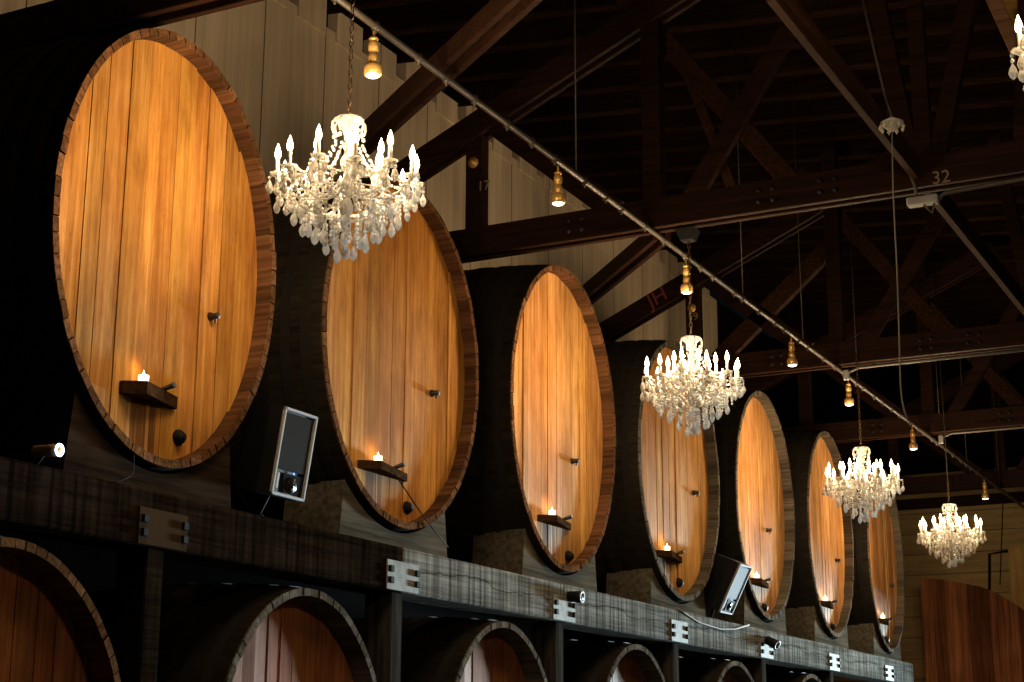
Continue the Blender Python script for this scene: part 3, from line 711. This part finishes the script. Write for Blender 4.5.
    for k in range(6): garland(C2[k][0], C2[(k+1) % 6][0], .07, 11)
    for k in range(8):
        t = 2*PI*k/8; garland((.10*math.cos(t), .10*math.sin(t), -.46), (.30*math.cos(t+.2), .30*math.sin(t+.2), -.58), .03, 10)
    for (n, Rr, z, m_) in ((14, .38, -.50, 5), (14, .285, -.57, 5), (10, .19, -.63, 5), (6, .10, -.70, 5)):
        for k in range(n):
            t = 2*PI*(k+.25)/n; c, s_ = math.cos(t), math.sin(t); garland((Rr*c, Rr*s_, z), (Rr*c, Rr*s_, z-.028*m_), 0, m_, .0125)
    # ring that carries the lower tiers
    mb = MB(); mb.tube([(.33*math.cos(t), .33*math.sin(t), -.555) for t in np.linspace(0, 2*PI, 37)], .004, 6, cap=False)
    mb.tube([(.235*math.cos(t), .235*math.sin(t), -.615) for t in np.linspace(0, 2*PI, 31)], .004, 6, cap=False); mb.build('ring_frame', M['crystal'], r)
    # lamps just above the bulb tips
    for c in [C1[k][0] for k in range(0, n1, 2)] + [q[0] for q in C2]:
        l = bpy.data.lights.get('candle_lamp')
        if l is None:
            l = bpy.data.lights.new('candle_lamp', 'POINT'); l.energy = LAMP; l.color = (1, .72, .41); l.shadow_soft_size = .02
        lo = bpy.data.objects.new('candle_lamp', l); COL.objects.link(lo); lo.parent = r; k_ = 1.0 if c[2] < -.40 else 1.15; lo.location = (c[0]*k_, c[1]*k_, c[2]+(.25 if c[2] < -.40 else .05))
    return r
LAMP = 21.0
def chain_part(r, n_links, cord_top):
    mb = MB(); z = .0; ln = .05
    for k in range(n_links):
        pts = []
        for t in np.linspace(0, 2*PI, 13):
            u, v = .014*math.cos(t), .030*math.sin(t)
            pts.append((u, 0, z+.028+v) if k % 2 == 0 else (0, u, z+.028+v))
        mb.tube(pts, .0042, 5, cap=False); z += ln
    if n_links: 
        o = mb.build('chain', M['chain'], r)
    if cord_top > z:
        mb = MB(); mb.tube([(0, 0, z), (0, 0, cord_top)], .009, 6); mb.build('cord', M['rubber'], r)
CH = [(-5.5, 8.38, 4.06, 'nearest and largest crystal chandelier, in front of the two nearest upper casks'), (-5.5, 14.45, 4.02, 'second crystal chandelier, hanging before the fourth upper cask'),
      (-5.5, 20.38, 3.965, 'third crystal chandelier, hanging before the last upper casks'), (-5.5, 25.25, 3.925, 'farthest crystal chandelier, hanging before the brown end wall'),
      (-.855, 8.4, 4.09, 'chandelier cut off by the right edge, only its left crystals showing')]
ch0 = make_chandelier(); roots = [ch0] + [copy_tree(ch0) for _ in CH[1:]]
for r, (x, y, z, lab) in zip(roots, CH):
    tag(r, lab); r.location = (x, y, z+ZC); RL[r.name] = Vector((0, 0, 0))
chain_part(roots[0], 21, 0); chain_part(roots[1], 20, 0); chain_part(roots[2], 24, 4.1); chain_part(roots[3], 8, 4.1); chain_part(roots[4], 21, 0)
P = np.array([-5.5, 14.43-.02, 5.0]); root = thing('hanging_bracket', (-5.5, 14.43, 5.0), 'black bracket box under the second truss, where the second chandelier chain hangs', 'bracket')
mb = MB(); mb.hull([(-5.6, 14.34, 5.1), (-5.4, 14.34, 5.1), (-5.6, 14.52, 5.1), (-5.4, 14.52, 5.1), (-5.56, 14.37, 4.99), (-5.44, 14.37, 4.99), (-5.56, 14.49, 4.99), (-5.44, 14.49, 4.99)]); mb.build('box', M['black'], root)

# ------------------------------------------------------------------ candles on the ledges
cd0 = None
for i, (lg, _, _) in enumerate(SPEC):
    lw = (.56, .74, .7, .76, .8, .68, .66)[i]; y = lg[0]+.34*lw-.02; x = XH-.125+.055
    lab = 'lit tea light on the ledge of ' + ['the largest cask at left', 'the cask with the dark cord', 'the pale third cask', 'the fourth upper cask', 'the fifth cask beside the tilted speaker', 'the sixth upper cask', 'the last upper cask'][i]
    if cd0 is None:
        cd0 = r = thing('tea_light', (0, 0, 0), lab, 'candle', 'tea lights on the cask ledges'); RL[r.name] = Vector((0, 0, 0))
        mb = MB(); mb.lathe([(.030, .001), (.034, .004), (.036, .062), (.036, .066), (.032, .066), (.031, .05)], seg=18); mb.build('glass_cup', M['votive'], r)
        mb = MB(); mb.lathe([(.004, .05), (.008, .06), (.009, .07), (.004, .088), (.0008, .1)], seg=8); mb.build('flame', M['flame'], r)
    else: r = copy_tree(cd0); tag(r, lab)
    r.location = (x, y, lg[1]+ZC+.0005)
    l = bpy.data.lights.get('tea_flame')
    if l is None: l = bpy.data.lights.new('tea_flame', 'POINT'); l.energy = .32; l.color = (1, .58, .26); l.shadow_soft_size = .012
    lo = bpy.data.objects.new('tea_flame', l); COL.objects.link(lo); lo.parent = r; lo.location = (.0, -.03, .125)

# ------------------------------------------------------------------ speakers
def speaker(loc, tilt, yaw, label, w=.42, h=.64, d=.40):
    r = thing('loudspeaker', (0, 0, 0), label, 'speaker', None); RL[r.name] = Vector((0, 0, 0))
    mb = MB(); mb.hull([(0, s*w/2, z) for s in (-1, 1) for z in (0, h)] + [(-.12, s*w/2, z) for s in (-1, 1) for z in (0, h)] + [(-d, s*w*.30, z) for s in (-1, 1) for z in (.05, h-.03)]); mb.build('cabinet', M['black'], r)
    mb = MB()
    for s in (-1, 1): mb.bevbox((-.01, s*(w/2-.012)-.012, 0), (.022, s*(w/2-.012)+.012, h), .005)
    mb.bevbox((-.01, -w/2, 0), (.022, w/2, .024), .005); mb.bevbox((-.01, -w/2, h-.024), (.022, w/2, h), .005); mb.build('front_frame', M['frame'], r)
    mb = MB(); mb.bevbox((0, -w/2+.035, h*.30), (.012, w/2-.035, h-.035), .005); mb.build('grille', M['grille'], r)
    mb = MB(); mb.prism([(-.09, .03), (.09, .03), (.12, h*.27), (-.12, h*.27)], .001, .010, lambda a, b, z: (z, a+.03, b))
    mb.lathe([(.06, 0), (.052, .012), (.02, .004), (.018, .02)], (.009, .03, h*.15), 16, Matrix.Rotation(PI/2, 3, 'Y')); mb.build('horn', M['gloss'], r)
    mb = MB(); mb.bevbox((0, -w/2+.045, .05), (.014, -w/2+.075, h*.26), .004); mb.build('port', M['frame'], r)
    mb = MB(); mb.lathe([(.008, 0), (.008, .004), (.003, .007)], (.013, .03, h*.285), 8, Matrix.Rotation(PI/2, 3, 'Y')); o = mb.build('indicator_light', M['blueled'], r); o['label'] = 'small blue light'
    rt = Euler((0, tilt, yaw)).to_matrix(); r.rotation_euler = (0, tilt, yaw); r.location = (loc[0], loc[1], loc[2]+ZC)
    # bracket down to the beam (own upright shape)
    inv = rt.transposed(); f = lambda p: inv @ (Vector(p)-Vector(loc))
    mb = MB(); q0 = f((XH-.16, loc[1], 1.765)); q1 = Vector((-.16, 0, .02))
    mb.tube([q0, (q0+q1)/2, q1], .02, 8); q2 = f((XH-.16, loc[1], 1.78)); mb.lathe([(.06, -.012), (.06, .012)], q2, 12, inv); mb.build('bracket', M['iron'], r)
    return r
M['grille'] = NT('speaker_grille').done((.022, .020, .017), .85, spec=.03)
M['gloss'] = plain('glossy_black', (.015, .015, .017), .12)
speaker((-6.90, 9.83, 1.90), math.radians(9), 0, 'black loudspeaker with a grey frame on the beam between the two nearest casks')
M['grille'] = plain('pale_grille', (.30, .31, .33), .7, spec=.1)
speaker((-6.97, 19.22, 1.845), math.radians(27), math.radians(-2), 'black loudspeaker tilted steeply forward on the beam, between the fourth and fifth casks', .40, .64, .40)

# ------------------------------------------------------------------ small lamps on the beam
def aim(px, py, X, ang, L, tilt=0.):
    # a tube whose ring faces partly toward the viewer
    H = onx(px, py, X); v = H/np.linalg.norm(H); rr = _R - v*(_R @ v); rr /= np.linalg.norm(rr); uu = np.cross(rr, v)
    d = math.sin(ang)*(math.cos(tilt)*rr + math.sin(tilt)*uu) - math.cos(ang)*v
    return H - d*L, H
def lamp(tail, head, rad, label, body, ringm, cap=None):
    T = Vector(tail); H = Vector(head); d = H-T; L = d.length; q = d.to_track_quat('Z', 'Y').to_matrix()
    r = thing('clamp_lamp', tuple(T), label, 'lamp')
    mb = MB(); mb.lathe([(rad*.5, 0), (rad*.85, L*.05), (rad*.92, L*.12), (rad*.92, L*.55), (rad*1.0, L*.57), (rad*1.0, L*.96), (rad*.8, L*.97)], T, 20, q); mb.build('barrel', body, r)
    mb = MB()
    pr = [(rad*.98, L*.96), (rad*1.08, L*.985), (rad*1.0, L*1.01), (rad*.70, L*1.01), (rad*.62, L*.985)]
    vs = []; S = 24
    for rr, z in pr:
        for k in range(S):
            t = 2*PI*k/S; vs.append(T + q @ Vector((rr*math.cos(t), rr*math.sin(t), z)))
    mb.add(vs, [(i*S+k, i*S+(k+1) % S, (i+1)*S+(k+1) % S, (i+1)*S+k) for i in range(4) for k in range(S)], 0, (1, 1, 1), True)
    mb.build('ring', ringm, r)
    mb = MB(); mb.lathe([(rad*.62, L*.975), (rad*.5, L*.985), (.002, L*.988)], T, 16, q); mb.build('lens', cap or M['gloss'], r)
    c = (T+H)/2; mb = MB(); base = Vector((XH-.1, c.y, 1.762)); 
    mb.tube([c, (c+base)/2+Vector((0, 0, -.01)), base], .011, 6); mb.lathe([(.035, 0), (.035, .012)], base, 10); mb.build('clamp', M['iron'], r)
    return r
M['tan'] = plain('tan_enamel', (.30, .18, .10), .4)
lamp(*aim(60, 450, -6.90, math.radians(52), .20, .05), .038, 'small tan tube lamp with a glowing white ring on the dark beam at far left', M['tan'], M['ring'], M['brass'])
l = bpy.data.lights.new('ring_glow', 'POINT'); l.energy = .25; l.color = (.15, .35, 1); l.shadow_soft_size = .02
lo = bpy.data.objects.new('ring_glow', l); COL.objects.link(lo); P = onx(64, 452, -6.84); lo.location = (P[0], P[1]+.03, P[2]+ZC)
lamp(*aim(582.5, 597, -6.84, math.radians(66), .155, -.04), .058, 'black cylinder lamp with a pale rim clamped above the third steel plate', M['black'], M['frame'])
lamp(*aim(777.5, 645.5, -6.82, math.radians(62), .19, -.5), .062, 'small black lamp with a bluish rim clamped above the fifth steel plate', M['black'], M['steel'])
# cable lying across the beam
pts = [onx(px, py, XH+.012) for px, py in ((676, 608), (685, 613.5), (699, 622.5), (720, 629), (735, 629), (749, 625))]
mb = MB(); mb.tube(pts, .011, 6); tag(mb.build('loose_cable', M['palecable']), 'pale loose cable curving across the grey beam under the tilted speaker', 'cable')
pts = [onx(px, py, XH+.008) for px, py in ((134, 455), (133.5, 470), (131, 476), (120, 481), (108, 483))]
mb = MB(); mb.tube(pts, .004, 6); tag(mb.build('loose_cable', M['rubber']), 'thin dark cable hanging below the ledge side of the largest cask', 'cable')

# ------------------------------------------------------------------ far end: planked partition, plywood, pipes
yp = 32.4
prof = [(920, 578), (932, 578.5), (945, 580), (957, 582), (967, 584), (978, 586), (988, 589), (998, 594), (1009, 600), (1018, 606), (1028, 613)]
mb = MB(); R = random.Random(5)
for (x0, y0), (x1, y1) in zip(prof[:-1], prof[1:]):
    A = ony(x0, y0, yp); B = ony(x1, y1, yp); q = R.choice((.45, .7, 1.0, 1.5, 1.8)); d = R.uniform(-.01, .01)
    w_ = (B[0]-A[0])-.006
    vs = [(A[0], yp+d, ZF), (A[0]+w_, yp+d, ZF), (A[0]+w_, yp+d, B[2]), (A[0], yp+d, A[2])]; vs += [(a, b+.06, c) for a, b, c in vs]
    mb.add(vs, [(0,1,2,3),(7,6,5,4),(0,4,5,1),(1,5,6,2),(2,6,7,3),(3,7,4,0)], 0, (q, q*.96, q*.92))
tag(mb.build('plank_partition', M['redwood']), 'tall redwood plank partition with a sloping top at the far right', 'partition')
A = ony(1008, 548, YE-.015); B = ony(1075, 606, YE-.015)
mb = MB(); mb.bevbox((A[0], YE-.03, B[2]-.6), (B[0], YE-.001, A[2]), .004); tag(mb.build('plywood_sheet', M['ply']), 'pale plywood sheet on the end wall at the right edge', 'board')
a_ = ony(989.5, 620, YE-.032); b_ = ony(989.5, 554, YE-.032); c_ = ony(1008, 551, YE-.032); d_ = ony(1004, 590, YE-.032)
mb = MB(); mb.tube([a_, b_, c_], .03, 8); tag(mb.build('bent_pipe', M['iron']), 'thin dark bent pipe on the end wall above the partition', 'pipe')
mb = MB(); q0 = ony(1003, 500, YE-.014); q1 = ony(1000, 585, YE-.014); mb.tube([q0, q1], .012, 6); tag(mb.build('drop_pipe', M['iron']), 'thin upright dark pipe on the end wall beside the far chandelier', 'pipe')

# ------------------------------------------------------------------ light
w = bpy.data.worlds.new('night'); SC.world = w; w.use_nodes = True
w.node_tree.nodes['Background'].inputs[0].default_value = (.5, .6, .75, 1); w.node_tree.nodes['Background'].inputs[1].default_value = .004
# daylight through the big doorway at the far end, out of frame to the right
l = bpy.data.lights.new('doorway_daylight', 'AREA'); l.shape = 'RECTANGLE'; l.size = 4.6; l.size_y = 3.0; l.energy = 5600; l.color = (.70, .91, 1.0); l.spread = math.radians(60)
lo = bpy.data.objects.new('doorway_daylight', l); COL.objects.link(lo); lo.location = (2.2, 58, .3+ZC)
lo.rotation_euler = Vector((-.2, -1, 0)).to_track_quat('-Z', 'Y').to_euler()

# ------------------------------------------------------------------ camera and view
cam = bpy.data.cameras.new('camera'); cam.sensor_width = 36; cam.lens = FPX/1024*36; cam.clip_start = .05; cam.clip_end = 200
co = bpy.data.objects.new('camera', cam); COL.objects.link(co)
mt = Matrix(((_R[0], _U[0], -_Fw[0], 0), (_R[1], _U[1], -_Fw[1], 0), (_R[2], _U[2], -_Fw[2], ZC), (0, 0, 0, 1)))
co.matrix_world = mt; SC.camera = co
vs = SC.view_settings; vs.view_transform = 'Standard'; vs.look = 'None'; vs.gamma = 1; vs.use_curve_mapping = False; vs.exposure = 0.0
SC.cycles.use_denoising = True; SC.cycles.max_bounces = 8; SC.cycles.transmission_bounces = 8; SC.cycles.caustics_reflective = False; SC.cycles.caustics_refractive = False
SC.cycles.sample_clamp_indirect = 6
